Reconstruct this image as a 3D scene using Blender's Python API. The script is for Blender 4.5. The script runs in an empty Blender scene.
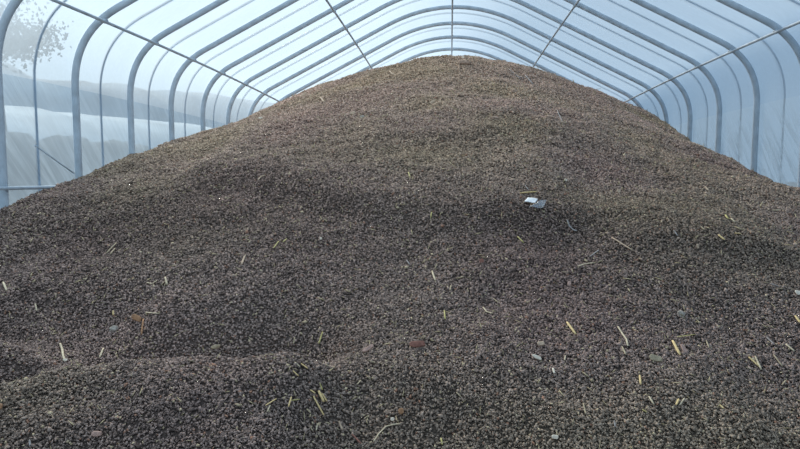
import bpy, bmesh, math, random
import numpy as np
from mathutils import Vector, Matrix
random.seed(4); rng = np.random.default_rng(11)
scene = bpy.context.scene
COL = scene.collection

# ------------------------------------------------------------------ camera
CAM_H = 1.6
YAW, PITCH, ROLL, F = 0.0847, 0.0812, 0.0009, 590.0
fw = Vector((-math.sin(YAW)*math.cos(PITCH), math.cos(YAW)*math.cos(PITCH), -math.sin(PITCH)))
rt = fw.cross(Vector((0, 0, 1))).normalized(); up = rt.cross(fw)
cr, sr = math.cos(ROLL), math.sin(ROLL)
rt, up = rt*cr + up*sr, -rt*sr + up*cr
CAM = Vector((-0.0135, 0, CAM_H))
cd = bpy.data.cameras.new('camera'); cam = bpy.data.objects.new('camera', cd); COL.objects.link(cam)
M = Matrix((rt, up, -fw)).transposed().to_4x4(); M.translation = CAM
cam.matrix_world = M
cd.sensor_width = 36; cd.lens = F/800*36; cd.clip_start = 0.05; cd.clip_end = 500
scene.camera = cam

def ray(px, py):
    return (fw + rt*((px-400)/F) + up*((224.5-py)/F))

# ------------------------------------------------------------------ helpers
def link(name, me, mat=None, parent=None):
    o = bpy.data.objects.new(name, me); COL.objects.link(o)
    if mat: me.materials.append(mat)
    if parent: o.parent = parent
    return o
def tag(o, label=None, cat=None, group=None, kind=None):
    if label: o['label'] = label
    if cat: o['category'] = cat
    if group: o['group'] = group
    if kind: o['kind'] = kind
    return o
def pydata(verts, faces, smooth=False):
    me = bpy.data.meshes.new('m'); me.from_pydata([tuple(v) for v in verts], [], faces); me.update()
    if smooth:
        me.polygons.foreach_set('use_smooth', [True]*len(me.polygons))
    return me
def sweep(pts, ra, rb=None, n=10, cap=True, side=None, taper=None):
    """tube along pts; ra radius along 'side x tangent', rb along side axis"""
    rb = rb or ra
    V = []; Fc = []
    pts = [Vector(p) for p in pts]
    prev = None
    for i, p in enumerate(pts):
        t = (pts[min(i+1, len(pts)-1)] - pts[max(i-1, 0)]).normalized()
        s = Vector(side) if side else (prev if prev else (Vector((0, 0, 1)) if abs(t.z) < .9 else Vector((1, 0, 0))))
        s = (s - t*s.dot(t)).normalized(); prev = s
        u = s.cross(t)
        k = taper[i] if taper else 1
        for j in range(n):
            a = 2*math.pi*j/n
            V.append(p + u*(ra*k*math.cos(a)) + s*(rb*k*math.sin(a)))
    for i in range(len(pts)-1):
        for j in range(n):
            a, b = i*n+j, i*n+(j+1) % n
            Fc.append((a, b, b+n, a+n))
    if cap:
        Fc.append(tuple(range(n-1, -1, -1))); m = (len(pts)-1)*n; Fc.append(tuple(range(m, m+n)))
    return V, Fc

class NT:
    def __init__(self, name):
        self.m = bpy.data.materials.new(name); self.m.use_nodes = True
        self.t = self.m.node_tree; self.t.nodes.clear()
        self.out = self.t.nodes.new('ShaderNodeOutputMaterial')
    def n(self, kind, **kw):
        nd = self.t.nodes.new(kind)
        for k, v in kw.items():
            if k[0] == 'i' and k[1:].isdigit(): nd.inputs[int(k[1:])].default_value = v
            elif k in nd.inputs: nd.inputs[k].default_value = v
            else: setattr(nd, k, v)
        return nd
    def l(self, a, b): self.t.links.new(a, b)

def simple_mat(name, col, rough=.6, metal=0, noise=.25, scale=30, spec=.3):
    T = NT(name)
    b = T.n('ShaderNodeBsdfPrincipled', Roughness=rough, Metallic=metal)
    b.inputs['Specular IOR Level'].default_value = spec
    tc = T.n('ShaderNodeTexCoord'); nz = T.n('ShaderNodeTexNoise', Scale=scale, Detail=4.0)
    T.l(tc.outputs['Object'], nz.inputs['Vector'])
    r = T.n('ShaderNodeValToRGB')
    r.color_ramp.elements[0].color = tuple(c*(1-noise) for c in col)+(1,)
    r.color_ramp.elements[1].color = tuple(min(1, c*(1+noise)) for c in col)+(1,)
    r.color_ramp.elements[0].position = .3; r.color_ramp.elements[1].position = .7
    T.l(nz.outputs['Fac'], r.inputs['Fac']); T.l(r.outputs['Color'], b.inputs['Base Color'])
    T.l(b.outputs[0], T.out.inputs['Surface'])
    return T.m

MAT_STEEL = simple_mat('galvanised_steel', (.50, .58, .65), .7, 0, .15, 8, .4)
MAT_THIN = simple_mat('thin_steel', (.40, .46, .52), .5, .2, .15, 8, .4)
MAT_CLAMP = simple_mat('clamp_steel', (.46, .54, .61), .6, 0, .2, 20, .4)

# ------------------------------------------------------------------ tunnel profile
D1, SP = 4.9753, 1.0876
def ydist(n): return D1 + SP*(n-1)
def dz(y):
    n = min(max((y-D1)/SP + 1, 0), 12)
    return -0.00341*(n-4)**2
EZ, SL = 1.69, 0.508
def half_profile():
    """right half from wall foot to apex, z relative to camera"""
    P = [(4.0, -1.62), (4.0, -1.0), (4.0, -.3), (4.0, .4), (4.0, .95)]
    c = (4.0, 1.515); e = (3.5, 1.769)
    for i in range(1, 13):
        t = i/12
        P.append(((1-t)**2*4 + 2*t*(1-t)*c[0] + t*t*e[0], (1-t)**2*.95 + 2*t*(1-t)*c[1] + t*t*e[1]))
    a = 1.26
    for x in (3.0, 2.5, 2.0, 1.6): P.append((x, 1.769 + SL*(3.5-x)))
    za = 1.769 + SL*(3.5-a)
    for i in range(0, 11):
        x = a*(1-i/10)
        P.append((x, za + SL*a/2 - SL*x*x/(2*a)))
    return P
HP = half_profile()
FULL = [(-x, z) for x, z in HP] + [(x, z) for x, z in HP[-2::-1]]
def normals2(P):
    N = []
    for i in range(len(P)):
        a = P[max(i-1, 0)]; b = P[min(i+1, len(P)-1)]
        tx, tz = b[0]-a[0], b[1]-a[1]; l = math.hypot(tx, tz)
        N.append((-tz/l, tx/l))
    return N
FN = normals2(FULL)          # outward for left-to-right travel over the top
def prof(off, y, drop=0):
    d = dz(y); out = []
    for (x, z), (nx, nz) in zip(FULL, FN):
        zz = z + nz*off + d + CAM_H
        out.append((x + nx*off, y, max(zz, 0.0)))
    return out
def roof_point(x, off, y):
    """point of the hoop line at offset x"""
    best = None
    for i in range(len(FULL)-1):
        (x0, z0), (x1, z1) = FULL[i], FULL[i+1]
        if z0 > .9 and z1 > .9 and min(x0, x1) <= x <= max(x0, x1) and abs(x1-x0) > 1e-6:
            t = (x-x0)/(x1-x0); z = z0+t*(z1-z0)
            nx = FN[i][0]*(1-t)+FN[i+1][0]*t; nz = FN[i][1]*(1-t)+FN[i+1][1]*t
            return Vector((x+nx*off, y, z+nz*off+dz(y)+CAM_H))

ordinal = ['nearest', 'second', 'third', 'fourth', 'fifth', 'sixth', 'seventh', 'eighth', 'ninth', 'farthest']
hoop_lab = ['nearest thick grey hoop of the tunnel, its upright at the far left edge',
 'second thick grey hoop from the camera, its left upright just right of the side rail',
 'third thick grey hoop from the camera, its left upright rising from the pile shoulder',
 'fourth thick grey hoop from the camera, last whose right upright stands clear of the pile',
 'fifth thick grey hoop from the camera, crossing the slanting roof rails near the top edge',
 'sixth thick grey hoop from the camera, its apex just above the frame',
 'seventh thick grey hoop from the camera, topmost complete arch in view',
 'eighth thick grey hoop from the camera, second complete arch above the pile crest',
 'ninth thick grey hoop from the camera, only its roof arch showing above the pile crest',
 'farthest thick grey hoop, a short low arch just above the top of the pile']
for n in range(1, 11):
    y = ydist(n)
    V, Fc = sweep(prof(0, y), .039, .028, 12, side=(0, 1, 0))
    o = link('greenhouse_hoop', pydata(V, Fc, True), MAT_STEEL)
    tag(o, hoop_lab[n-1], 'hoop', 'thick steel hoops of the tunnel')
thin_lab = ['nearest thin outer hoop seen through the film between first and second thick hoops'] + \
 ['thin outer hoop seen through the film between %s and %s thick hoops' % (a, b) for a, b in
  zip(ordinal[1:9], ordinal[2:10])]
for n in range(1, 10):
    y = ydist(n+.5)
    V, Fc = sweep(prof(.056, y), .011, .011, 8, side=(0, 1, 0))
    o = link('thin_hoop', pydata(V, Fc, True), MAT_THIN)
    tag(o, thin_lab[n-1], 'hoop', 'thin outer hoops over the film')

# purlins, each with clamps at the hoops
Y0, Y1 = 3.4, ydist(10.5)
pur = [(-3.66, 'thin grey purlin along the left shoulder of the tunnel'),
       (-1.853, 'thin grey purlin along the left roof slope beside the ridge'),
       (0.0, 'thin grey ridge purlin under the apex of the hoops'),
       (1.853, 'thin grey purlin along the right roof slope beside the ridge'),
       (3.66, 'thin grey purlin along the right shoulder of the tunnel')]
for x, lab in pur:
    pts = [roof_point(x, -.055, Y0 + (Y1-Y0)*i/40) for i in range(41)]
    V, Fc = sweep(pts, .0165, .0165, 10)
    o = link('purlin', pydata(V, Fc, True), MAT_STEEL); tag(o, lab, 'purlin', 'lengthwise purlins of the tunnel')
    for n in range(1, 11):
        c = roof_point(x, -.040, ydist(n))
        t = roof_point(x+.02, 0, ydist(n)) - roof_point(x-.02, 0, ydist(n)); t.normalize()
        V, Fc = sweep([c-t*.024, c-t*.018, c+t*.018, c+t*.024], .02, .030, 8, side=(0, 1, 0), taper=[.8, 1, 1, .8])
        link('clamp', pydata(V, Fc, False), MAT_CLAMP, o)

# side rail and diagonal brace on the left wall
def on_plane_x(px, py, X):
    d = ray(px, py); t = (X-CAM.x)/d.x; return CAM + d*t
a = on_plane_x(-60, 190, -3.94); b = on_plane_x(62, 187, -3.94); c = on_plane_x(79, 186.5, -3.94)
zr = (a.z+b.z)/2
V, Fc = sweep([(-3.945, 4.0, a.z), (-3.945, b.y, b.z), (-3.945, 6.9, b.z-.01)], .017, .017, 8)
tag(link('side_rail', pydata(V, Fc, True), MAT_STEEL), 'horizontal grey rail low on the left film wall between the first two hoops', 'rail')
p = on_plane_x(37, 146, -4.0); q = on_plane_x(74, 172, -3.99)
p.x = -4.012; q.x = -4.012
d_ = (q-p); q = p+d_*min(1.06, p.z/(p.z-q.z)); d_ = d_*.4
V, Fc = sweep([p-d_*.05, q], .008, .008, 8)
tag(link('diagonal_brace', pydata(V, Fc, True), MAT_STEEL), 'thin slanting brace along the left film running down to the second hoop', 'brace')

# ------------------------------------------------------------------ film
def film_mat(name, ts, streak, axis, bump=.3, tint=(.93, .965, 1), trc=(.66, .80, .93), zr_fade=(1.7, 2.7, 1, 0)):
    T = NT(name)
    tc = T.n('ShaderNodeTexCoord')
    mp = T.n('ShaderNodeMapping', vector_type='TEXTURE'); T.l(tc.outputs['Object'], mp.inputs['Vector'])
    mp.inputs['Rotation'].default_value = axis; mp.inputs['Scale'].default_value = (.11, 1.3, .11)
    nz = T.n('ShaderNodeTexNoise', Scale=1.6, Detail=5.0, Roughness=.6, Distortion=.6); T.l(mp.outputs[0], nz.inputs['Vector'])
    big = T.n('ShaderNodeTexNoise', Scale=.7, Detail=3.0); T.l(tc.outputs['Object'], big.inputs['Vector'])
    r = T.n('ShaderNodeMapRange'); r.inputs['From Min'].default_value = .45; r.inputs['From Max'].default_value = .8
    r.inputs['To Min'].default_value = 0; r.inputs['To Max'].default_value = streak
    T.l(nz.outputs['Fac'], r.inputs['Value'])
    sp = T.n('ShaderNodeSeparateXYZ'); T.l(tc.outputs['Object'], sp.inputs[0])
    fz = T.n('ShaderNodeMapRange', interpolation_type='SMOOTHSTEP')          # condensation gathers low on the walls
    for k_, v_ in zip(('From Min', 'From Max', 'To Min', 'To Max'), zr_fade): fz.inputs[k_].default_value = v_
    T.l(sp.outputs['Z'], fz.inputs['Value'])
    ml = T.n('ShaderNodeMath', operation='MULTIPLY'); T.l(r.outputs[0], ml.inputs[0]); T.l(fz.outputs[0], ml.inputs[1])
    r2 = T.n('ShaderNodeMapRange'); r2.inputs['From Min'].default_value = .3; r2.inputs['From Max'].default_value = .7
    r2.inputs['To Min'].default_value = 1-ts-.07; r2.inputs['To Max'].default_value = 1-ts+.07
    T.l(big.outputs['Fac'], r2.inputs['Value'])
    ad = T.n('ShaderNodeMath', operation='ADD', use_clamp=True); T.l(ml.outputs[0], ad.inputs[0]); T.l(r2.outputs[0], ad.inputs[1])
    tr = T.n('ShaderNodeBsdfTransparent', Color=tint+(1,))
    tl = T.n('ShaderNodeBsdfTranslucent', Color=trc+(1,))
    df = T.n('ShaderNodeBsdfDiffuse', Color=(.72, .84, .95, 1))
    bp = T.n('ShaderNodeBump', Strength=bump, Distance=.03); T.l(nz.outputs['Fac'], bp.inputs['Height'])
    T.l(bp.outputs[0], tl.inputs['Normal']); T.l(bp.outputs[0], df.inputs['Normal'])
    m1 = T.n('ShaderNodeMixShader'); m1.inputs[0].default_value = .22; T.l(tl.outputs[0], m1.inputs[1]); T.l(df.outputs[0], m1.inputs[2])
    m2 = T.n('ShaderNodeMixShader'); T.l(ad.outputs[0], m2.inputs[0]); T.l(tr.outputs[0], m2.inputs[1]); T.l(m1.outputs[0], m2.inputs[2])
    gl = T.n('ShaderNodeBsdfGlossy', Roughness=.3, Color=(.9, .95, 1, 1)); T.l(bp.outputs[0], gl.inputs['Normal'])
    m3 = T.n('ShaderNodeMixShader'); m3.inputs[0].default_value = .04
    T.l(m2.outputs[0], m3.inputs[1]); T.l(gl.outputs[0], m3.inputs[2])
    T.l(m3.outputs[0], T.out.inputs['Surface'])
    return T.m
FILM_L = film_mat('film_left', .54, .20, (math.radians(-50), 0, 0), .2, (.80, .91, 1), (.60, .77, .93), (1.5, 2.5, 1, .5))
FILM_R = film_mat('film_right', .46, 1.6, (math.radians(50), 0, 0), .12, (.93, .965, 1), (.80, .90, .97))
FILM_C = film_mat('film_roof', .46, .06, (0, 0, math.radians(90)), .1, zr_fade=(0, 9, 1, 1))
FY0, FY1 = -3.0, ydist(10.62)
ys = np.linspace(FY0, FY1, 120)
def film(name, i0, i1, mat):
    V = []; Fc = []
    m = i1-i0+1
    for y in ys:
        ph = ((y-D1)/SP) % 1
        sag = .012*math.sin(math.pi*ph)
        P = prof(.043-sag, y)[i0:i1+1]
        V += P
    for r in range(len(ys)-1):
        for k in range(m-1):
            a_ = r*m+k
            Fc.append((a_, a_+1, a_+m+1, a_+m))
    tag(link(name, pydata(V, Fc, True), mat), kind='structure')
NF = len(FULL)
film('wall_left', 0, 4, FILM_L)
film('ceiling', 4, NF-5, FILM_C)
film('wall_right', NF-5, NF-1, FILM_R)
Pb = prof(.043, FY1)
tag(link('wall_back', pydata(Pb, [tuple(range(len(Pb)))]), FILM_C), kind='structure')

# ------------------------------------------------------------------ pile height field
zc_y = [-1, 1.2, 2.0, 3.0, 5.0, 7.0, 9.0, 11.0, 12.2, 13.0, 14.5, 17]
zc_z = [-1.6, -1.6, -1.5, -1.15, -.36, .45, 1.33, 2.13, 2.39, 2.34, 1.85, 1.0]
sil_L = [(5, 205, 1), (77.5, 180, 2), (125.5, 154, 3), (169, 142, 4), (202, 136, 5), (228.6, 128.5, 6), (250, 117, 7)]
sil_R = [(755.8, 173, 4), (717, 158, 5), (688, 141.6, 6), (665, 127, 7), (641, 113, 8)]
def wallprof(S, X, pre, post):
    ys_, zs = [p[0] for p in pre], [p[1] for p in pre]
    for px, py, n in S:
        d = ray(px, py); t = ydist(n)/d.y
        ys_.append(ydist(n)); zs.append((d*t).z)
    for p_ in post: ys_.append(p_[0]); zs.append(p_[1])
    return ys_, zs
wl = wallprof(sil_L, -4, [(-1, -1.6), (1.2, -1.6), (2.0, -1.5), (3.2, -1.05)], [(12.6, 1.40), (13.6, 1.35), (15, .9), (17, .4)])
wr = wallprof(sil_R, 4, [(-1, -1.6), (1.2, -1.6), (2.0, -1.5), (3.2, -1.12), (5.0, -.80), (6.5, -.27)], [(13.6, 1.38), (15, .9), (17, .4)])
TY = np.linspace(-1, 17, 721)
def smooth_tab(ya, za, s=.35):
    t = np.interp(TY, ya, za); k = np.arange(-60, 61)*(TY[1]-TY[0]); w = np.exp(-.5*(k/s)**2); w /= w.sum()
    return np.convolve(np.pad(t, 60, mode='edge'), w, 'valid')
TC, TL, TR = smooth_tab(zc_y, zc_z, .4), smooth_tab(*wl, .25), smooth_tab(*wr, .3)

NG = 64
NOI = [rng.random((NG, NG)) for _ in range(4)]
def vnoise(x, y, k, sc):
    g = NOI[k]; u = np.asarray(x)*sc+100.3; v = np.asarray(y)*sc+57.1
    i = np.floor(u).astype(int); j = np.floor(v).astype(int); fu = u-i; fv = v-j
    fu = fu*fu*(3-2*fu); fv = fv*fv*(3-2*fv)
    A = g[i % NG, j % NG]; B = g[(i+1) % NG, j % NG]; C = g[i % NG, (j+1) % NG]; D = g[(i+1) % NG, (j+1) % NG]
    return (A*(1-fu)+B*fu)*(1-fv)+(C*(1-fu)+D*fu)*fv - .5

def base_h(x, y):
    x = np.asarray(x, float); y = np.asarray(y, float)
    zc = np.interp(y, TY, TC); zl = np.interp(y, TY, TL); zr_ = np.interp(y, TY, TR)
    u = np.clip(np.abs(x)/4, 0, 1.02)
    g = 1-(np.sqrt(u*u+.01)-.1)**1.5/.86
    zw = np.where(x < 0, zl, zr_)
    return zw + (zc-zw)*g

RIDGES = []
def ridge_h(x, y):
    h = np.zeros(np.broadcast(x, y).shape)
    for P, amp, near, far, hol in RIDGES:
        # polyline P of world (x,y): signed distance, positive on the far side
        xs = np.array([p[0] for p in P]); yy = np.array([p[1] for p in P])
        yc = np.interp(x, xs, yy)
        d = y-yc
        endf = np.clip((x-xs[0]+.5)/.5, 0, 1)*np.clip((xs[-1]+.5-x)/.5, 0, 1); endf = endf*endf*(3-2*endf)
        h += amp*endf*np.where(d < 0, np.exp(-.5*(d/near)**2), np.exp(-.5*(d/far)**2)) - hol*endf*np.exp(-.5*((d-.42)/.24)**2)
    return h
def H(x, y):
    h = base_h(x, y)+ridge_h(x, y)
    fade = np.clip((np.asarray(y)-1.2)/1.0, 0, 1)
    h = h + fade*(.10*vnoise(x, y, 0, .9) + .05*vnoise(x, y, 1, 2.3) + .03*vnoise(x, y, 2, 5.0) + .02*vnoise(x, y, 3, 11.0))
    return h + CAM_H
def hit(px, py, fn=None):
    d = ray(px, py); fn = fn or H
    t = np.linspace(1.6, 15, 2600)
    X, Y, Z = CAM.x+d.x*t, CAM.y+d.y*t, CAM.z+d.z*t
    below = Z < fn(X, Y)
    i = int(np.argmax(below)) if below.any() else len(t)-1
    return Vector((X[i], Y[i], float(fn(X[i], Y[i]))))
def base_abs(x, y): return base_h(x, y)+CAM_H
def add_ridge(pix, amp, near, far, hol=0):
    P = [hit(a_, b_, lambda x, y: base_h(x, y)+CAM_H+amp) for a_, b_ in pix]
    P = sorted([(v.x, v.y) for v in P]); RIDGES.append((P, amp, near, far, hol))
# lumps and steps the photo shows
add_ridge([(-20, 386), (60, 366), (130, 355), (200, 349), (275, 349)], .28, .50, .14, .22)
add_ridge([(-20, 335), (45, 340)], .16, .30, .12, .14)
add_ridge([(215, 163), (270, 172), (320, 182), (400, 191), (480, 199), (560, 199)], .15, .20, .9)
add_ridge([(640, 230), (700, 234), (760, 238)], .12, .18, .6)
add_ridge([(560, 410), (620, 404), (720, 412)], .09, .18, .5)
add_ridge([(330, 366), (400, 366), (460, 372)], .09, .18, .5)
add_ridge([(380, 133), (460, 131), (600, 133)], .09, .25, .8)

# ------------------------------------------------------------------ pile mesh
gx = np.linspace(-3.955, 3.955, 320); gy = np.concatenate([np.linspace(1.1, 6, 330), np.linspace(6.02, 15.3, 330)])
GX, GY = np.meshgrid(gx, gy); GZ = np.maximum(H(GX, GY)-.007, .004)
bv = np.stack([GX, GY, GZ], -1).reshape(-1, 3)
nx_, ny_ = len(gx), len(gy)
idx = np.arange(nx_*ny_).reshape(ny_, nx_)
quads = np.stack([idx[:-1, :-1], idx[:-1, 1:], idx[1:, 1:], idx[1:, :-1]], -1).reshape(-1, 4)

def pile_color(x, y, z, r, r2):
    """per chip colour: dark umber to grey, warmer up the slope, olive and purple patches"""
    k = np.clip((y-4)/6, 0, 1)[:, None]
    low = np.array([.280, .213, .182]); high = np.array([.53, .380, .292])  # upper chips warmer, and paler as haze painted into their colour
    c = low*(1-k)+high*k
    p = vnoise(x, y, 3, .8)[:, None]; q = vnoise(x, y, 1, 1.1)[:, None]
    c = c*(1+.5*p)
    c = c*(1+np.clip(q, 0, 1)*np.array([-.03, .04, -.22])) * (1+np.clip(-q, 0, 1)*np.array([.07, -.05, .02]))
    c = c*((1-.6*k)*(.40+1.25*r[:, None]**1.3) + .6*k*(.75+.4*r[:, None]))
    w = (r2 > .975)[:, None]
    c = np.where(w, np.array([.55, .45, .30])*(.7+.6*r[:, None]), c)
    w = ((r2 < .02))[:, None]
    c = np.where(w, np.array([.34, .19, .13])*(.7+.6*r[:, None]), c)
    return c
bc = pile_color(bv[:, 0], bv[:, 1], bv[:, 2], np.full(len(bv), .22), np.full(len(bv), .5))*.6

NC = 1700000
cx = rng.uniform(-3.95, 3.95, NC); cy = rng.uniform(1.3, 12.9, NC)
size = .0086 + .0012*np.clip(cy-2.5, 0, 9)         # half length of a chip
dens = (.0086/size)**2
keep = rng.random(NC) < dens*.60*np.clip(1.5-.06*(cy-3), 1, 1.5)
# only where a camera near the photographer's place could see
keep &= np.abs(cx) < .85*cy + .9
cx, cy, size = cx[keep], cy[keep], size[keep]
n = len(cx)
e = .01
cz = H(cx, cy)
nrm = np.stack([-(H(cx+e, cy)-cz)/e, -(H(cx, cy+e)-cz)/e, np.ones(n)], -1); nrm /= np.linalg.norm(nrm, axis=1)[:, None]
# random frame tilted about the surface normal
nr = nrm + rng.normal(0, .6, (n, 3)); nr /= np.linalg.norm(nr, axis=1)[:, None]
tv = rng.normal(0, 1, (n, 3)); tv -= nr*np.sum(tv*nr, 1)[:, None]; tv /= np.linalg.norm(tv, axis=1)[:, None]
bvv = np.cross(nr, tv)
s = size*rng.uniform(.65, 1.35, n)
big = rng.random(n) > .985; s[big] *= 1.6
sliver = rng.random(n) < .006          # broken straw among the chips
A = (s*np.where(sliver, 2.6, 1))[:, None]*tv; B = (s*rng.uniform(.55, .8, n)*np.where(sliver, .4, 1))[:, None]*bvv; C = (s*rng.uniform(.35, .55, n)*np.where(sliver, .5, 1))[:, None]*nr
ctr = np.stack([cx, cy, cz], -1) + nrm*(s*(rng.uniform(0, .55, n)+np.where(sliver, .9, 0)))[:, None]
def jit(): return rng.uniform(.8, 1.2, n)[:, None]
off = rng.uniform(-.3, .3, n)[:, None]
vv = np.stack([ctr+A*jit(), ctr+B*jit()+A*off, ctr-A*jit(), ctr-B*jit()+A*off*.5, ctr+C*jit()+A*off, ctr-C], 1)   # n,6,3
# keep chips inside the film
vv[..., 0] = np.clip(vv[..., 0], -3.962, 3.962)
tri = np.array([[0, 1, 4], [1, 2, 4], [2, 3, 4], [3, 0, 4], [1, 0, 5], [2, 1, 5], [3, 2, 5], [0, 3, 5]])
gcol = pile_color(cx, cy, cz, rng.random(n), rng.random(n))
nb = len(bv)
gcol = np.where(sliver[:, None], np.array([.52, .44, .27])*rng.uniform(.6, 1.25, n)[:, None], gcol)
verts = np.concatenate([bv, vv.reshape(-1, 3)]).astype(np.float32)
tris = (np.arange(n)[:, None, None]*6 + nb + tri[None]).reshape(-1, 3)
loops = np.concatenate([quads.ravel(), tris.ravel()]).astype(np.int32)
starts = np.concatenate([np.arange(len(quads))*4, len(quads)*4+np.arange(len(tris))*3]).astype(np.int32)
me = bpy.data.meshes.new('chip_pile')
me.vertices.add(len(verts)); me.vertices.foreach_set('co', verts.ravel())
me.loops.add(len(loops)); me.loops.foreach_set('vertex_index', loops)
me.polygons.add(len(starts)); me.polygons.foreach_set('loop_start', starts)
me.update(calc_edges=True)
at = me.attributes.new('chip_col', 'FLOAT_COLOR', 'POINT')
colr = np.ones((len(verts), 4), np.float32)
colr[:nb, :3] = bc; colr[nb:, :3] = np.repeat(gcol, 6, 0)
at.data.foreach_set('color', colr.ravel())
print('chips', n)
T = NT('chips')
b = T.n('ShaderNodeBsdfPrincipled', Roughness=.75); b.inputs['Specular IOR Level'].default_value = .15
atn = T.n('ShaderNodeAttribute', attribute_name='chip_col')
tc = T.n('ShaderNodeTexCoord'); nz = T.n('ShaderNodeTexNoise', Scale=160.0, Detail=3.0)
T.l(tc.outputs['Object'], nz.inputs['Vector'])
mr = T.n('ShaderNodeMapRange'); mr.inputs['To Min'].default_value = .7; mr.inputs['To Max'].default_value = 1.3
T.l(nz.outputs['Fac'], mr.inputs['Value'])
mx = T.n('ShaderNodeMix', data_type='RGBA', blend_type='MULTIPLY'); mx.inputs[0].default_value = 1
T.l(atn.outputs['Color'], mx.inputs[6]); T.l(mr.outputs[0], mx.inputs[7])
T.l(mx.outputs[2], b.inputs['Base Color'])
bp = T.n('ShaderNodeBump', Strength=.3, Distance=.004); T.l(nz.outputs['Fac'], bp.inputs['Height']); T.l(bp.outputs[0], b.inputs['Normal'])
T.l(b.outputs[0], T.out.inputs['Surface'])
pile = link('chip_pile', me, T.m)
tag(pile, 'huge heap of dark brown chips filling the plastic tunnel from wall to wall', 'heap', kind='stuff')


# ------------------------------------------------------------------ straw, wood and rubbish lying on the heap
MS = {'bright': simple_mat('straw_bright', (.78, .58, .28), .6, 0, .2, 40), 'pale': simple_mat('straw_pale', (.62, .52, .36), .7, 0, .25, 40),
      'dull': simple_mat('straw_dull', (.44, .36, .24), .8, 0, .3, 40), 'green': simple_mat('straw_greenish', (.54, .47, .19), .7, 0, .3, 40),
      'orange': simple_mat('wood_orange', (.40, .22, .12), .8, 0, .3, 50), 'tan': simple_mat('wood_tan', (.56, .42, .30), .8, 0, .25, 50),
      'pink': simple_mat('wood_pinkish', (.50, .33, .27), .8, 0, .25, 50), 'white': simple_mat('pale_chip', (.82, .72, .58), .7, 0, .12, 50),
      'grey': simple_mat('twig_grey', (.36, .33, .31), .85, 0, .3, 50), 'red': simple_mat('bark_red', (.26, .12, .09), .85, 0, .35, 40),
      'clod': simple_mat('clod_earth', (.46, .33, .25), .95, 0, .4, 30, .1), 'stone': simple_mat('pebble', (.40, .36, .31), .8, 0, .25, 30)}
def straw(px, wpx, mat, label, cat='straw', name='straw', group=None, flat=.55):
    H_ = [hit(*p) for p in px]
    if len(H_) == 3 and abs((H_[2]-H_[0]).normalized().dot((H_[1]-H_[0]).normalized())) > .985: H_ = [H_[0], H_[2]]
    pts = []
    for i in range(len(H_)-1):
        for k in range(5):
            pts.append(H_[i].lerp(H_[i+1], k/5))
    pts.append(H_[-1])
    r = wpx*.55*(H_[0]-CAM).length/F
    lift = .011+r*.5+.7*max(float(H(p.x, p.y))-p.z for p in pts)
    out = [p+Vector((0, 0, lift)) for p in pts]
    V, Fc = sweep(out, r, r*flat, 7, taper=[.7]+[1]*(len(out)-2)+[.75])
    o = link(name, pydata(V, Fc, True), MS[mat]); tag(o, label, cat, group)
    return o
def surf_frame(p):
    e = .05
    n_ = Vector((-(float(H(p.x+e, p.y))-float(H(p.x-e, p.y)))/(2*e), -(float(H(p.x, p.y+e))-float(H(p.x, p.y-e)))/(2*e), 1)).normalized()
    r_ = (rt - n_*rt.dot(n_)).normalized(); return r_, n_.cross(r_), n_
def flake(px, py, wpx, hpx, ang, mat, label, cat='wood chip', name='wood_chip', group=None, thick=.16):
    """a flat splintery chip with bevelled rim lying on the heap, leaning a little towards the foot"""
    p = hit(px, py); r_, f_, n_ = surf_frame(p); D = (p-CAM).length/F
    n2 = (n_*.75 - f_*.5 ).normalized(); f2 = n2.cross(r_)
    a = math.radians(ang); u = r_*math.cos(a)+f2*math.sin(a); v = -r_*math.sin(a)+f2*math.cos(a)
    w_, h_ = wpx*D*.5, hpx*D*.55
    rr = random.Random(int(px*7+py)); m = 9; out = [(math.cos(2*math.pi*i/m)*(1+rr.uniform(-.18, .18)), math.sin(2*math.pi*i/m)*(1+rr.uniform(-.18, .18))) for i in range(m)]
    th = max(.004, h_*thick); c = p+n_*(.012+h_*.45); V = []; Fc = []
    for k, (sc, dz_) in enumerate([(.85, -th), (1, -th*.4), (1, th*.4), (.82, th)]):
        for x_, y_ in out:
            V.append(c+u*(w_*sc*max(-1, min(1, x_*1.15)))+v*(h_*sc*max(-1, min(1, y_*1.15)))+n2*(dz_+w_*.12*x_*x_))
    for k in range(3):
        for i in range(m):
            j = (i+1) % m; Fc.append((k*m+i, k*m+j, k*m+m+j, k*m+m+i))
    Fc.append(tuple(range(m-1, -1, -1))); Fc.append(tuple(range(3*m, 4*m)))
    o = link(name, pydata(V, Fc), MS[mat]); tag(o, label, cat, group); return o
def lump(px, py, wpx, hpx, mat, label, cat, name, seed=0):
    p = hit(px, py); D = (p-CAM).length/F; bm = bmesh.new(); bmesh.ops.create_icosphere(bm, subdivisions=3, radius=1)
    rr = random.Random(seed); ph = [rr.uniform(0, 6) for _ in range(6)]
    for v in bm.verts:
        c = v.co.copy(); k = 1+.13*math.sin(3*c.x+ph[0])*math.sin(4*c.y+ph[1])+.09*math.sin(7*c.z+ph[2]+2*c.x)+.05*math.sin(13*c.y+ph[3])*math.sin(11*c.x+ph[4])
        v.co = Vector((c.x*wpx*.5*D, c.y*wpx*.42*D, c.z*hpx*.62*D))*k
    m_ = bpy.data.meshes.new(name); bm.to_mesh(m_); bm.free(); m_.polygons.foreach_set('use_smooth', [True]*len(m_.polygons))
    o = link(name, m_, MS[mat]); o.location = p+Vector((0, 0, hpx*D*.22)); tag(o, label, cat); return o

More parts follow.
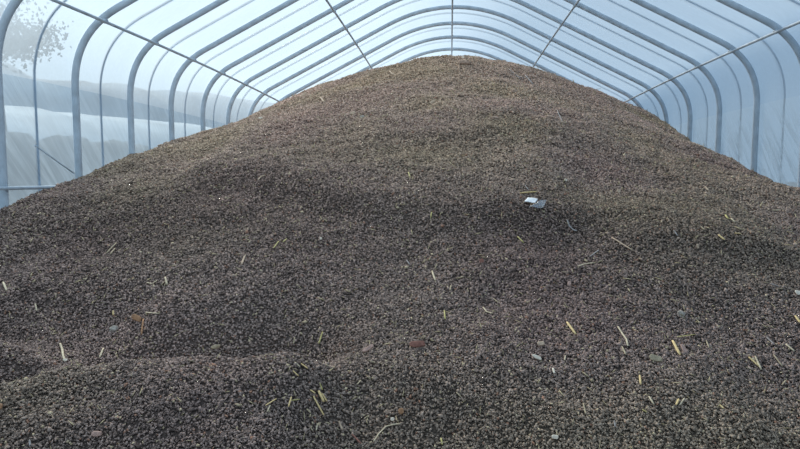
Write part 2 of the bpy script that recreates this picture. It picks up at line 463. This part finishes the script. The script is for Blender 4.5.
STRAWS = [
 # the bunch at lower centre
 ([(313.3, 399.7), (318.5, 408.5), (323.9, 418)], 1.6, 'bright', 'longest straw of the yellow bunch at the lower centre, slanting down right'),
 ([(318.6, 394.4), (321, 400), (324, 405.5)], 2.6, 'bright', 'thickest bright straw in the middle of the yellow bunch at lower centre'),
 ([(319.8, 385.8), (322.3, 393)], 1.3, 'green', 'topmost small straw of the yellow bunch at lower centre'),
 ([(322, 396), (327, 404)], 1.5, 'bright', 'right-hand straw of the yellow bunch at the lower centre'),
 ([(310.4, 393), (315.4, 396.6)], 2.0, 'bright', 'short thick straw at the upper left of the yellow lower-centre bunch'),
 ([(294.9, 365.4), (300, 369.6)], 1.5, 'pale', 'upper left of three short slanting straws above the yellow bunch'),
 ([(300.9, 366.1), (308, 371.4)], 1.6, 'bright', 'right one of three short slanting straws above the yellow bunch'),
 ([(293, 374.2), (298.6, 378.8)], 1.5, 'bright', 'lowest of three short slanting straws above the yellow bunch'),
 ([(265.5, 408.6), (271, 405), (276.5, 402.3)], 1.5, 'bright', 'straw left of the yellow bunch, rising to the right over another'),
 ([(267.2, 415.5), (268.7, 411), (270.3, 408.2)], 1.4, 'pale', 'short upright straw under the leftmost slanting straw of lower centre'),
 ([(288.5, 410.4), (290, 404), (291.4, 399.5)], 1.5, 'bright', 'upright straw of the angled pair just left of the yellow bunch'),
 ([(291.3, 403.5), (299.8, 402.4)], 1.4, 'green', 'level straw of the angled pair just left of the yellow bunch'),
 ([(318.8, 346), (320.4, 338.5), (322.5, 334.5)], 1.3, 'green', 'dull greenish straw standing above the lower-centre bunch'),
 ([(293.6, 346.5), (294.8, 339.5)], 1.5, 'dull', 'faint brown upright straw at the right end of the low mound'),
 ([(339, 424.5), (342.4, 432.4)], 1.8, 'tan', 'tan splinter near the bottom edge below the yellow bunch'),
 ([(309.8, 429), (313, 434.2)], 1.3, 'dull', 'tiny dull straw near the bottom edge under the yellow bunch'),
 ([(316.2, 434), (317.2, 427.5)], 1.3, 'pale', 'tiny pale upright straw near the bottom edge under the yellow bunch'),
 ([(373.5, 445), (379, 436.5), (385.8, 430), (392.5, 428), (400.5, 427)], 1.4, 'pale', 'long curved straw arching along the bottom edge near the centre'),
 ([(357, 388), (361, 383)], 1.2, 'dull', 'small dull straw on dark chips right of the yellow bunch'),
 # lower left
 ([(60.2, 346.4), (62.4, 352.5), (63.2, 359), (64.6, 362.8)], 1.7, 'pale', 'hooked pale straw standing on the crest of the low left mound'),
 ([(103.5, 350.6), (101.4, 356), (99.7, 360)], 1.6, 'pale', 'upright pale straw on the left mound, right of the hooked one'),
 ([(95.6, 368.8), (104, 365.2)], 1.2, 'dull', 'level dull straw below the upright one on the left mound'),
 ([(143.5, 321.5), (142.8, 329), (141.5, 337.2)], 1.5, 'orange', 'thin orange-brown upright stem under the orange wood chip on the left'),
 ([(145.8, 315), (152, 316.5), (159.5, 316.3)], 1.5, 'pale', 'pale level sliver to the right of the orange wood chip'),
 ([(113.2, 313), (113.5, 317.5)], 1.5, 'bright', 'tiny bright straw tip left of the orange wood chip'),
 ([(35.4, 306), (36.8, 313)], 1.2, 'pale', 'thin pale straw on the dark slope near the left edge'),
 ([(29.8, 443), (30.2, 449)], 1.4, 'grey', 'grey upright twig at the bottom edge near the left corner'),
 ([(3.3, 284.8), (5.2, 289), (6.8, 293.8)], 1.6, 'pale', 'pale straw close to the left edge at mid height'),
 ([(106.2, 255.2), (111, 250), (116.4, 244.8)], 1.3, 'dull', 'upper of two parallel dull straws on the left slope'),
 ([(110, 256.5), (115.2, 250)], 1.2, 'dull', 'lower of two parallel dull straws on the left slope'),
 ([(147, 284.5), (152, 285.8), (157, 282.8)], 1.4, 'pale', 'left one of two straws lying close together on the left-centre slope'),
 ([(165.2, 279.2), (167.2, 287.2)], 1.7, 'pale', 'upright one of two straws lying close together on the left-centre slope'),
 # left centre, higher
 ([(258, 181.8), (261, 178.4), (265.2, 176.8)], 1.7, 'tan', 'tan sliver lying on the rounded step high on the left'),
 ([(241.6, 267), (243, 262), (245.2, 257.3)], 2.0, 'tan', 'tan upright splinter left of centre on the middle slope'),
 ([(273.5, 250), (276, 246), (278.6, 243.2)], 1.4, 'green', 'greenish straw above the tan splinter left of centre'),
 ([(283, 243.6), (286.6, 241)], 1.3, 'green', 'short greenish straw at the top of the greenish patch left of centre'),
 # centre
 ([(517.5, 238.4), (523.6, 244.4)], 1.6, 'green', 'yellow-green straw on the slope below the white scrap'),
 ([(567, 221.6), (569.2, 228), (573.4, 232), (577, 233)], 1.5, 'grey', 'curved grey stalk on the slope lower right of the white scrap'),
 ([(578, 268.8), (584, 266.4), (593.8, 265)], 1.6, 'pale', 'pale bent straw on the reddish patch right of centre'),
 ([(589.6, 258.6), (593.4, 255.6), (598.8, 252)], 1.3, 'grey', 'thin grey stalk above the pale bent straw on the reddish patch'),
 ([(432, 273), (433.4, 278), (435.2, 282.6)], 1.7, 'pale', 'pale short straw standing just below the picture centre'),
 ([(434.8, 270.5), (437, 266)], 1.2, 'dull', 'small dull straw just above the pale straw below picture centre'),
 ([(450, 292.5), (451, 287.4)], 1.3, 'dull', 'small dull upright straw below right of picture centre'),
 ([(406.6, 262), (409.6, 266.4)], 1.3, 'grey', 'small grey sliver just below the picture centre'),
 ([(430.8, 219.5), (431.6, 214)], 1.3, 'green', 'tiny greenish straw under the dark step at the centre'),
 ([(408.4, 173.5), (410, 178.6)], 1.2, 'green', 'tiny greenish straw above the dark step at the centre'),
 ([(525, 186.6), (526.6, 189.4), (528.4, 191.6)], 1.1, 'grey', 'short grey twig just above the yellow stick by the white scrap'),
 ([(567, 324.5), (571.4, 330), (575.8, 336.9)], 2.3, 'bright', 'single bright straw lying right of the lower centre, apart from others'),
 ([(483, 309.3), (486.6, 314), (492.8, 315.6)], 1.4, 'pale', 'bent pale straw on the lower slope near the centre'),
 ([(444.2, 313), (445.2, 322)], 1.3, 'green', 'thin greenish upright straw on the lower slope left of the bent one'),
 ([(552.8, 371), (554.4, 376.6)], 2.0, 'white', 'small whitish bit standing on the lower slope under the single bright straw'),
 ([(583.2, 406.6), (585.8, 417.6)], 1.2, 'dull', 'faint thin straw low down right of the centre'),
 ([(456.4, 395.2), (461, 400)], 1.3, 'dull', 'faint short straw in the dark hollow at the bottom centre'),
 ([(441, 441), (442.2, 448)], 1.6, 'green', 'yellow-green straw tip at the very bottom edge'),
 ([(437, 446.5), (448, 444.5)], 1.2, 'dull', 'level dull straw at the very bottom edge by the yellow-green tip'),
 ([(564.6, 363), (565.4, 358.5)], 1.3, 'pale', 'tiny pale straw on the lower slope right of the pale wood chip'),
 # right side
 ([(611.5, 240.6), (622, 247.6), (632.9, 254.4)], 1.7, 'tan', 'long tan straw slanting down right on the right-hand middle slope'),
 ([(718.4, 237.2), (724.4, 242)], 2.0, 'bright', 'short bright straw on the right-hand slope beneath the faint band'),
 ([(735, 235.4), (740.2, 235.8)], 1.8, 'bright', 'short level bright straw right of another on the right-hand slope'),
 ([(725.2, 216.6), (728, 220.6)], 1.6, 'green', 'small greenish straw high on the right-hand slope'),
 ([(731, 220), (734.6, 224)], 1.4, 'pale', 'small pale straw high on the right-hand slope beside a greenish one'),
 ([(775, 212.2), (780.2, 211.6)], 1.6, 'pale', 'pale level bit high on the slope near the right edge'),
 ([(705.2, 188.4), (708.8, 192.6)], 1.6, 'tan', 'tan sliver high on the right slope under the film'),
 ([(693.8, 194), (697, 195.6)], 1.6, 'tan', 'tan stub left of the tan sliver high on the right slope'),
 ([(701, 228.4), (704.4, 231.6)], 1.5, 'dull', 'dull stub in the middle of the right-hand slope'),
 ([(673.6, 232.4), (677.6, 237.6)], 1.3, 'grey', 'grey twig in the dark band of the right-hand slope'),
 ([(617.7, 328.8), (622, 335.6), (626.4, 342), (627.8, 348.6)], 1.6, 'pale', 'long kinked pale straw on the lower right slope'),
 ([(622, 349.4), (623, 354), (626, 357.4)], 1.6, 'dull', 'curled dull straw directly below the long kinked pale straw'),
 ([(672.5, 343), (676, 350), (679.8, 357.5)], 2.3, 'bright', 'thick bright straw standing with a pinkish splinter at the lower right'),
 ([(677, 339.2), (686, 338.4), (695.6, 336.8)], 1.2, 'green', 'long level greenish straw above the thick bright one at lower right'),
 ([(748.6, 359.8), (754, 364.6), (759.5, 369.8)], 2.0, 'bright', 'bright slanting straw of the crossed group at lower far right'),
 ([(755, 358.6), (758.4, 365), (761.2, 372.2)], 1.6, 'pale', 'steeper pale straw of the crossed group at lower far right'),
 ([(745.8, 369.6), (752.8, 372.6)], 1.3, 'dull', 'low dull straw under the crossed group at lower far right'),
 ([(639.6, 378.3), (640.6, 387.5)], 1.7, 'bright', 'upright yellow straw at the lower right, under the tan clump'),
 ([(648.8, 399.6), (651.6, 404), (654, 407.8)], 1.7, 'pale', 'short pale straw near the bottom, right of the upright yellow one'),
 ([(642.4, 413), (646.8, 415)], 1.5, 'green', 'tiny level straw near the bottom below a short pale straw'),
 ([(676, 408.8), (678.6, 402.4)], 1.7, 'bright', 'left one of two leaning straws near the bottom right'),
 ([(679.6, 408.8), (684.3, 401.3)], 1.3, 'pale', 'right one of two leaning straws near the bottom right'),
 ([(719.4, 407.6), (723.4, 411.8)], 1.8, 'bright', 'small bright straw near the bottom, right of two leaning straws'),
 ([(795.2, 318.8), (800.4, 325.8)], 2.0, 'bright', 'bright straw cut by the right edge of the picture'),
 ([(785.6, 346.4), (794.2, 354)], 1.8, 'pale', 'pale straw near the right edge below the cut bright one'),
 ([(773.5, 357.5), (778, 363), (782.4, 369)], 1.2, 'dull', 'faint thin straw right of the crossed group at lower far right'),
 ([(766.6, 339.6), (773.4, 346)], 1.2, 'grey', 'faint grey straw above the crossed group at lower far right'),
 ([(706.2, 343), (709, 350)], 1.2, 'dull', 'faint dull straw between thick bright straw and crossed group'),
 ([(614.2, 423.6), (615, 430)], 1.4, 'grey', 'grey upright twig in the dark hollow at bottom right'),
 ([(782, 387.4), (785.6, 383)], 1.2, 'dull', 'faint short straw near the right edge low on the heap'),
 ([(770.4, 286), (778.8, 288.6)], 1.4, 'grey', 'grey level twig at mid height near the right edge'),
 # near the crest
 ([(524.8, 75.8), (529, 80.4), (533.1, 85)], 1.1, 'grey', 'straight grey twig near the crest, right of the ridge rail'),
 ([(508.6, 70), (514, 76), (521, 80.8)], .9, 'grey', 'thin crooked twig near the crest, left of the straight one'),
 ([(510, 75.2), (517, 77), (525, 79.6)], .8, 'grey', 'thin level twig crossing the crooked one near the crest'),
 ([(557, 111.4), (559.6, 117.6), (562.4, 123.6)], .9, 'grey', 'thin twig standing on the upper slope right of the ridge'),
 ([(560.8, 122), (565.4, 124.6)], 1.0, 'dull', 'short stub at the foot of the upper right twig'),
 ([(389.6, 72.4), (393.4, 76)], 1.5, 'tan', 'tan splinter just under the crest left of the ridge'),
 ([(320.8, 98.8), (322.4, 101.4), (324.2, 103.8)], 2.0, 'tan', 'tan upright splinter high on the upper left slope'),
]
for px_, w_, m_, lab in STRAWS: straw(px_, w_, m_, lab)
st = straw([(520.2, 195), (528, 194.6), (537, 193.6)], 2.4, 'bright', 'yellowish flat stick lying just above the white scrap', 'stick', 'stick')
straw([(352, 437), (356, 441.4), (361, 446.2)], 1.8, 'red', 'reddish twig at the bottom edge left of the long curved straw', 'twig', 'twig')
FL = [
 (138.5, 320.4, 11, 4.6, -28, 'orange', 'orange-brown bent wood chip on the dark left slope'),
 (368.5, 351.6, 12, 4.0, 25, 'pink', 'pinkish pale wood chip right of centre above the bottom edge'),
 (536.2, 360, 9.5, 3.4, -18, 'white', 'pale level wood chip on the lower slope below the single bright straw'),
 (555, 439.6, 6, 3.4, -15, 'white', 'small white chip near the bottom edge right of centre'),
 (540.5, 346.6, 7, 4, 0, 'tan', 'tan wood chip left below the single bright straw'),
 (417, 347.5, 15, 6, 8, 'red', 'reddish-brown bark flake left of lower centre'),
 (401.4, 414, 5, 5, 10, 'orange', 'orange flake near the bottom at the picture centre'),
 (1.8, 410, 3.5, 4, 0, 'orange', 'tiny orange flake cut by the left edge'),
 (98, 436.4, 9, 4, 0, 'pink', 'pinkish flake near the bottom left'),
 (682.6, 353.2, 4, 8.5, 12, 'pink', 'pinkish splinter beside the thick bright straw at lower right'),
 (654.5, 361.5, 12, 5.5, -12, 'dull', 'tan straw clump at lower right between two straws'),
 (303.7, 96.4, 7.2, 2.8, 20, 'tan', 'long pale wood chip lying near the upper left outline of the heap'),
 (352.8, 114.6, 5, 3.2, 25, 'tan', 'pale wood chip on the upper slope left of the ridge'),
 (362.4, 118, 4.6, 2.6, 0, 'stone', 'greyish chip right of the pale one on the upper slope'),
 (260.8, 119.2, 4.2, 2.0, 0, 'white', 'white chip on the left outline of the heap'),
 (432.6, 103.4, 5.6, 3.0, 25, 'tan', 'tan flake on the upper slope just left of the ridge'),
 (377.8, 61.8, 4.4, 2.4, 8, 'white', 'pale flake on the crest under the left roof rail'),
 (569, 286.4, 3.2, 5.4, -20, 'pink', 'pinkish chip right of centre on the middle slope'),
 (482, 263.6, 4.4, 4.2, 0, 'red', 'reddish chip below the white scrap, to its left'),
 (565, 181.6, 3.2, 2.2, -20, 'white', 'small pale flake right above the white scrap'),
 (320.8, 240.2, 2.4, 2.4, 0, 'white', 'tiny white flake on the middle slope left of centre'),
 (618.6, 193.4, 3.4, 3.4, 0, 'tan', 'tan flake high on the slope right of the white scrap'),
 (797.2, 295.4, 4.8, 4, 10, 'white', 'pale flake at mid height against the right edge'),
 (392.8, 421.6, 3.6, 3, 0, 'white', 'small whitish flake near the bottom, above the curved straw'),
 (64.8, 363, 3.6, 2.6, 0, 'white', 'whitish flake at the foot of the hooked straw'),
 (216.5, 349.2, 9, 3.4, 10, 'dull', 'tan flake on the crest of the low left mound'),
 (463, 58.6, 2.6, 2.0, 0, 'white', 'tiny white flake on the crest right of the ridge rail'),
 (696.8, 248.4, 2.4, 4, 0, 'tan', 'tan flake in the dark band of the right-hand slope'),
]
for a_ in FL: flake(*a_)
lump(681, 316.4, 6.5, 6.5, 'stone', 'pale grey pebble on the right-hand slope above the greenish level straw', 'pebble', 'pebble', 1)
lump(114.2, 330.5, 8, 5, 'stone', 'grey pebble on the left slope below the orange wood chip', 'pebble', 'pebble', 2)
for i, (x_, y_, w_, h_, lab) in enumerate([
  (464.5, 64.5, 13, 5, 'pale brown clod on the crest just right of the ridge rail'),
  (549.5, 118.5, 9, 3.6, 'left brown clod of two on the upper right slope'),
  (560, 123.6, 8, 3, 'right brown clod of two on the upper right slope'),
  (514, 92.5, 6, 3.6, 'small brown clod under the crest right of the ridge'),
  (413, 116, 7, 3, 'brown clod on the upper slope left of the ridge'),
  (356.5, 92, 7, 3, 'brown clod high on the upper left slope'),
  (578, 96, 6, 3, 'brown clod on the right outline of the crest'),
  (494.5, 119, 8, 3, 'brown clod in the middle of the upper slope'),
  (278.5, 122.5, 6, 3.4, 'brown clod on the upper left slope inside the white chip'),
  (606, 126, 6, 3, 'brown clod on the far right of the upper slope')]):
    lump(x_, y_, w_, h_, 'clod', lab, 'clod', 'clod', 10+i)

# the white scrap with its clear plastic edge
def on_sheet(px, py, lift): 
    d = ray(px, py); p = hit(531, 201); r_, f_, n_ = surf_frame(p); n2 = (n_-f_*.12).normalized()
    t = (p+n_*.05-CAM).dot(n2)/d.dot(n2); return CAM+d*t+n2*lift
def sheet(corners, lift, nn=8, amp=.0015):
    A_, B_, C_, D_ = [on_sheet(x_, y_, lift) for x_, y_ in corners]; V = []; Fc = []
    for i in range(nn+1):
        for j in range(nn+1):
            u, v = i/nn, j/nn
            q = A_.lerp(B_, u).lerp(D_.lerp(C_, u), v); V.append(q+Vector((0, -.3, 1))*amp*(math.sin(5*u+3*v)+math.sin(7*v-2*u)))
    for i in range(nn):
        for j in range(nn):
            a = i*(nn+1)+j; Fc.append((a, a+1, a+nn+2, a+nn+1))
    m_ = pydata(V, Fc, True); return m_
T = NT('white_paper'); b = T.n('ShaderNodeBsdfPrincipled', Roughness=.3); b.inputs['Base Color'].default_value = (.98, .98, .97, 1)
nz = T.n('ShaderNodeTexNoise', Scale=60.0); bp = T.n('ShaderNodeBump', Strength=.2, Distance=.003)
T.l(nz.outputs['Fac'], bp.inputs['Height']); T.l(bp.outputs[0], b.inputs['Normal']); T.l(b.outputs[0], T.out.inputs['Surface']); PAPER = T.m
T = NT('clear_plastic'); b = T.n('ShaderNodeBsdfGlossy', Roughness=.22, Color=(.8, .8, .8, 1)); t_ = T.n('ShaderNodeBsdfTransparent', Color=(.8, .8, .82, 1))
nz = T.n('ShaderNodeTexNoise', Scale=30.0); bp = T.n('ShaderNodeBump', Strength=.5, Distance=.01)
T.l(nz.outputs['Fac'], bp.inputs['Height']); T.l(bp.outputs[0], b.inputs['Normal'])
m_ = T.n('ShaderNodeMixShader'); m_.inputs[0].default_value = .35; T.l(t_.outputs[0], m_.inputs[1]); T.l(b.outputs[0], m_.inputs[2]); T.l(m_.outputs[0], T.out.inputs['Surface'])
root = bpy.data.objects.new('wrapper_scrap', None); COL.objects.link(root); root.location = hit(531, 201)
tag(root, 'bright white paper scrap with clear plastic edge lying on the dark heap', 'litter')
def sub(name, me_, mat, lab):
    o = link(name, me_, mat); o.parent = root; o.matrix_parent_inverse = Matrix.Translation(-root.location); o['label'] = lab
    so_ = o.modifiers.new('thick', 'SOLIDIFY'); so_.thickness = .003
sub('paper', sheet([(524.4, 201.6), (527.8, 197.2), (538, 199), (534.9, 203)], .002), PAPER, 'bright white paper')
sub('plastic_film', sheet([(529, 206), (533.5, 201.2), (547, 198.4), (543, 207)], -.012, 10, .006), T.m, 'clear shiny plastic')


# ------------------------------------------------------------------ land beyond the film
def strip(name, pts, w, h, mat, label=None, cat=None, kind=None, rough=.3, n=60, seed=0):
    """long rounded bank along a polyline of (x, y)"""
    r = np.random.default_rng(seed); V = []; Fc = []
    P = np.array(pts, float); L = np.concatenate([[0], np.cumsum(np.hypot(*np.diff(P, axis=0).T))])
    m = 13
    for i in range(n):
        t = L[-1]*i/(n-1); px_ = np.interp(t, L, P[:, 0]); py_ = np.interp(t, L, P[:, 1])
        q = np.interp(t+.1, L, P[:, 0])-np.interp(t-.1, L, P[:, 0]), np.interp(t+.1, L, P[:, 1])-np.interp(t-.1, L, P[:, 1])
        l = math.hypot(*q); nx, ny = -q[1]/l, q[0]/l
        hh = h*(1+rough*(r.random()-.5))*(.25 if i in (0, n-1) else 1)
        for k in range(m):
            a = math.pi*k/(m-1)
            j = 1+rough*.5*(r.random()-.5)
            V.append((px_+nx*w*math.cos(a)*j, py_+ny*w*math.cos(a)*j, max(0, hh*math.sin(a)*j)-.02))
    for i in range(n-1):
        for k in range(m-1):
            a = i*m+k; Fc.append((a, a+1, a+m+1, a+m))
    o = link(name, pydata(V, Fc, True), mat)
    tag(o, label, cat, kind=kind); return o
strip('hedge', [(-8.4, -3), (-8.4, 6), (-8.6, 14), (-9.2, 26)], 1.0, 2.45, simple_mat('hedge_leaves', (.03, .045, .055), .9, 0, .6, 9, .1),
      'dark hedge standing outside along the left film wall', 'hedge', rough=.10, n=90, seed=3)
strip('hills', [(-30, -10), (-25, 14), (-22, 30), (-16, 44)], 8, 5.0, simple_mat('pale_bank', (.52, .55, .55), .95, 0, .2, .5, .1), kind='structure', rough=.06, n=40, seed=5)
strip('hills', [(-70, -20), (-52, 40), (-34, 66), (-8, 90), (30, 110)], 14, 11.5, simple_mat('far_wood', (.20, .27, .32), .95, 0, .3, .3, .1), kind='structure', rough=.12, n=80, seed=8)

def tree(x, y, h, label, seed):
    r = random.Random(seed)
    root = bpy.data.objects.new('tree', None); COL.objects.link(root); root.location = (x, y, 0)
    tag(root, label, 'tree')
    bark = simple_mat('bark', (.09, .08, .075), .9, 0, .4, 12, .1)
    V, Fc = sweep([(0, 0, -.05), (.1, 0, h*.25), (-.05, .1, h*.5), (.1, .05, h*.9)], .22, .22, 10, taper=[1.2, 1, .7, .15])
    link('trunk', pydata(V, Fc, True), bark, root)
    tips = []; BV = []; BF = []
    for i in range(16):
        z0 = h*(.55+.35*i/16); a = r.uniform(0, 6.28); L = h*.16*(1.15-.7*i/16)
        p0 = Vector((0, 0, z0)); p1 = p0+Vector((math.cos(a)*L*.5, math.sin(a)*L*.5, L*.25)); p2 = p0+Vector((math.cos(a)*L, math.sin(a)*L, L*.35))
        V, Fc = sweep([p0, p1, p2], .06, .06, 6, taper=[1, .7, .25]); k = len(BV)
        BV += V; BF += [tuple(j+k for j in f) for f in Fc]
        tips += [p1, p2, (p1+p2)/2]
    link('branches', pydata(BV, BF, True), bark, root)
    LV = []; LF = []
    for i in range(5000):
        c = r.choice(tips)+Vector((r.gauss(0, .26), r.gauss(0, .26), r.gauss(0, .24)))
        u = Vector((r.gauss(0, 1), r.gauss(0, 1), r.gauss(0, 1))).normalized(); v = u.orthogonal().normalized(); sz = r.uniform(.04, .09)
        k = len(LV); LV += [c+u*sz, c+v*sz*.5, c-u*sz, c-v*sz*.5]; LF.append((k, k+1, k+2, k+3))
    link('foliage', pydata(LV, LF), simple_mat('tree_leaves', (.06, .09, .06), .8, 0, .5, 4, .1), root)
tree(-13.1, 16.2, 8.6, 'loose leafy tree outside the film at the upper left corner', 2)

# ------------------------------------------------------------------ floor and ground
def groundmat(name, c, sc):
    return simple_mat(name, c, .95, 0, .3, sc, .1)
me = pydata([(-4.05, FY0, 0), (4.05, FY0, 0), (4.05, FY1, 0), (-4.05, FY1, 0)], [(0, 1, 2, 3)])
tag(link('floor', me, groundmat('soil_floor', (.10, .085, .075), 6)), kind='structure')
R0 = 160
me = pydata([(-R0, -60, -.03), (R0, -60, -.03), (R0, 200, -.03), (-R0, 200, -.03)], [(0, 1, 2, 3)])
tag(link('ground', me, groundmat('field_ground', (.13, .145, .15), .4)), kind='structure')

# ------------------------------------------------------------------ sky and sun
w = bpy.data.worlds.new('sky'); scene.world = w; w.use_nodes = True
nt = w.node_tree; nt.nodes.clear()
o_ = nt.nodes.new('ShaderNodeOutputWorld'); bg = nt.nodes.new('ShaderNodeBackground')
tc = nt.nodes.new('ShaderNodeTexCoord'); sep = nt.nodes.new('ShaderNodeSeparateXYZ')
nt.links.new(tc.outputs['Generated'], sep.inputs[0])
rp = nt.nodes.new('ShaderNodeValToRGB'); el = rp.color_ramp.elements
el[0].position = 0; el[0].color = (.48, .67, .86, 1)
el[1].position = .55; el[1].color = (.49, .68, .89, 1)
nt.links.new(sep.outputs['Z'], rp.inputs['Fac'])
# bright hazy lobe up and to the left, where the low sun stands behind cloud
sd = Vector((-.42, .86, .34)).normalized()
dt = nt.nodes.new('ShaderNodeVectorMath'); dt.operation = 'DOT_PRODUCT'
nm = nt.nodes.new('ShaderNodeVectorMath'); nm.operation = 'NORMALIZE'
nt.links.new(tc.outputs['Generated'], nm.inputs[0]); nt.links.new(nm.outputs[0], dt.inputs[0]); dt.inputs[1].default_value = sd
mr = nt.nodes.new('ShaderNodeMapRange'); mr.inputs['From Min'].default_value = .80; mr.inputs['From Max'].default_value = 1
mr.interpolation_type = 'SMOOTHSTEP'; mr.inputs['To Max'].default_value = .9
nt.links.new(dt.outputs['Value'], mr.inputs['Value'])
mx = nt.nodes.new('ShaderNodeMix'); mx.data_type = 'RGBA'; mx.blend_type = 'ADD'
mx.inputs[7].default_value = (.55, .6, .55, 1)
nt.links.new(mr.outputs[0], mx.inputs[0]); nt.links.new(rp.outputs['Color'], mx.inputs[6])
nt.links.new(mx.outputs[2], bg.inputs['Color']); bg.inputs['Strength'].default_value = .74
nt.links.new(bg.outputs[0], o_.inputs['Surface'])
sl = bpy.data.lights.new('sun', 'SUN'); sl.energy = 6.3; sl.angle = math.radians(18); sl.color = (1, .91, .78)
so = bpy.data.objects.new('sun', sl); COL.objects.link(so)
so.rotation_euler = Vector((-.45, .66, .58)).to_track_quat('Z', 'Y').to_euler()
scene.view_settings.view_transform = 'Standard'; scene.view_settings.look = 'None'
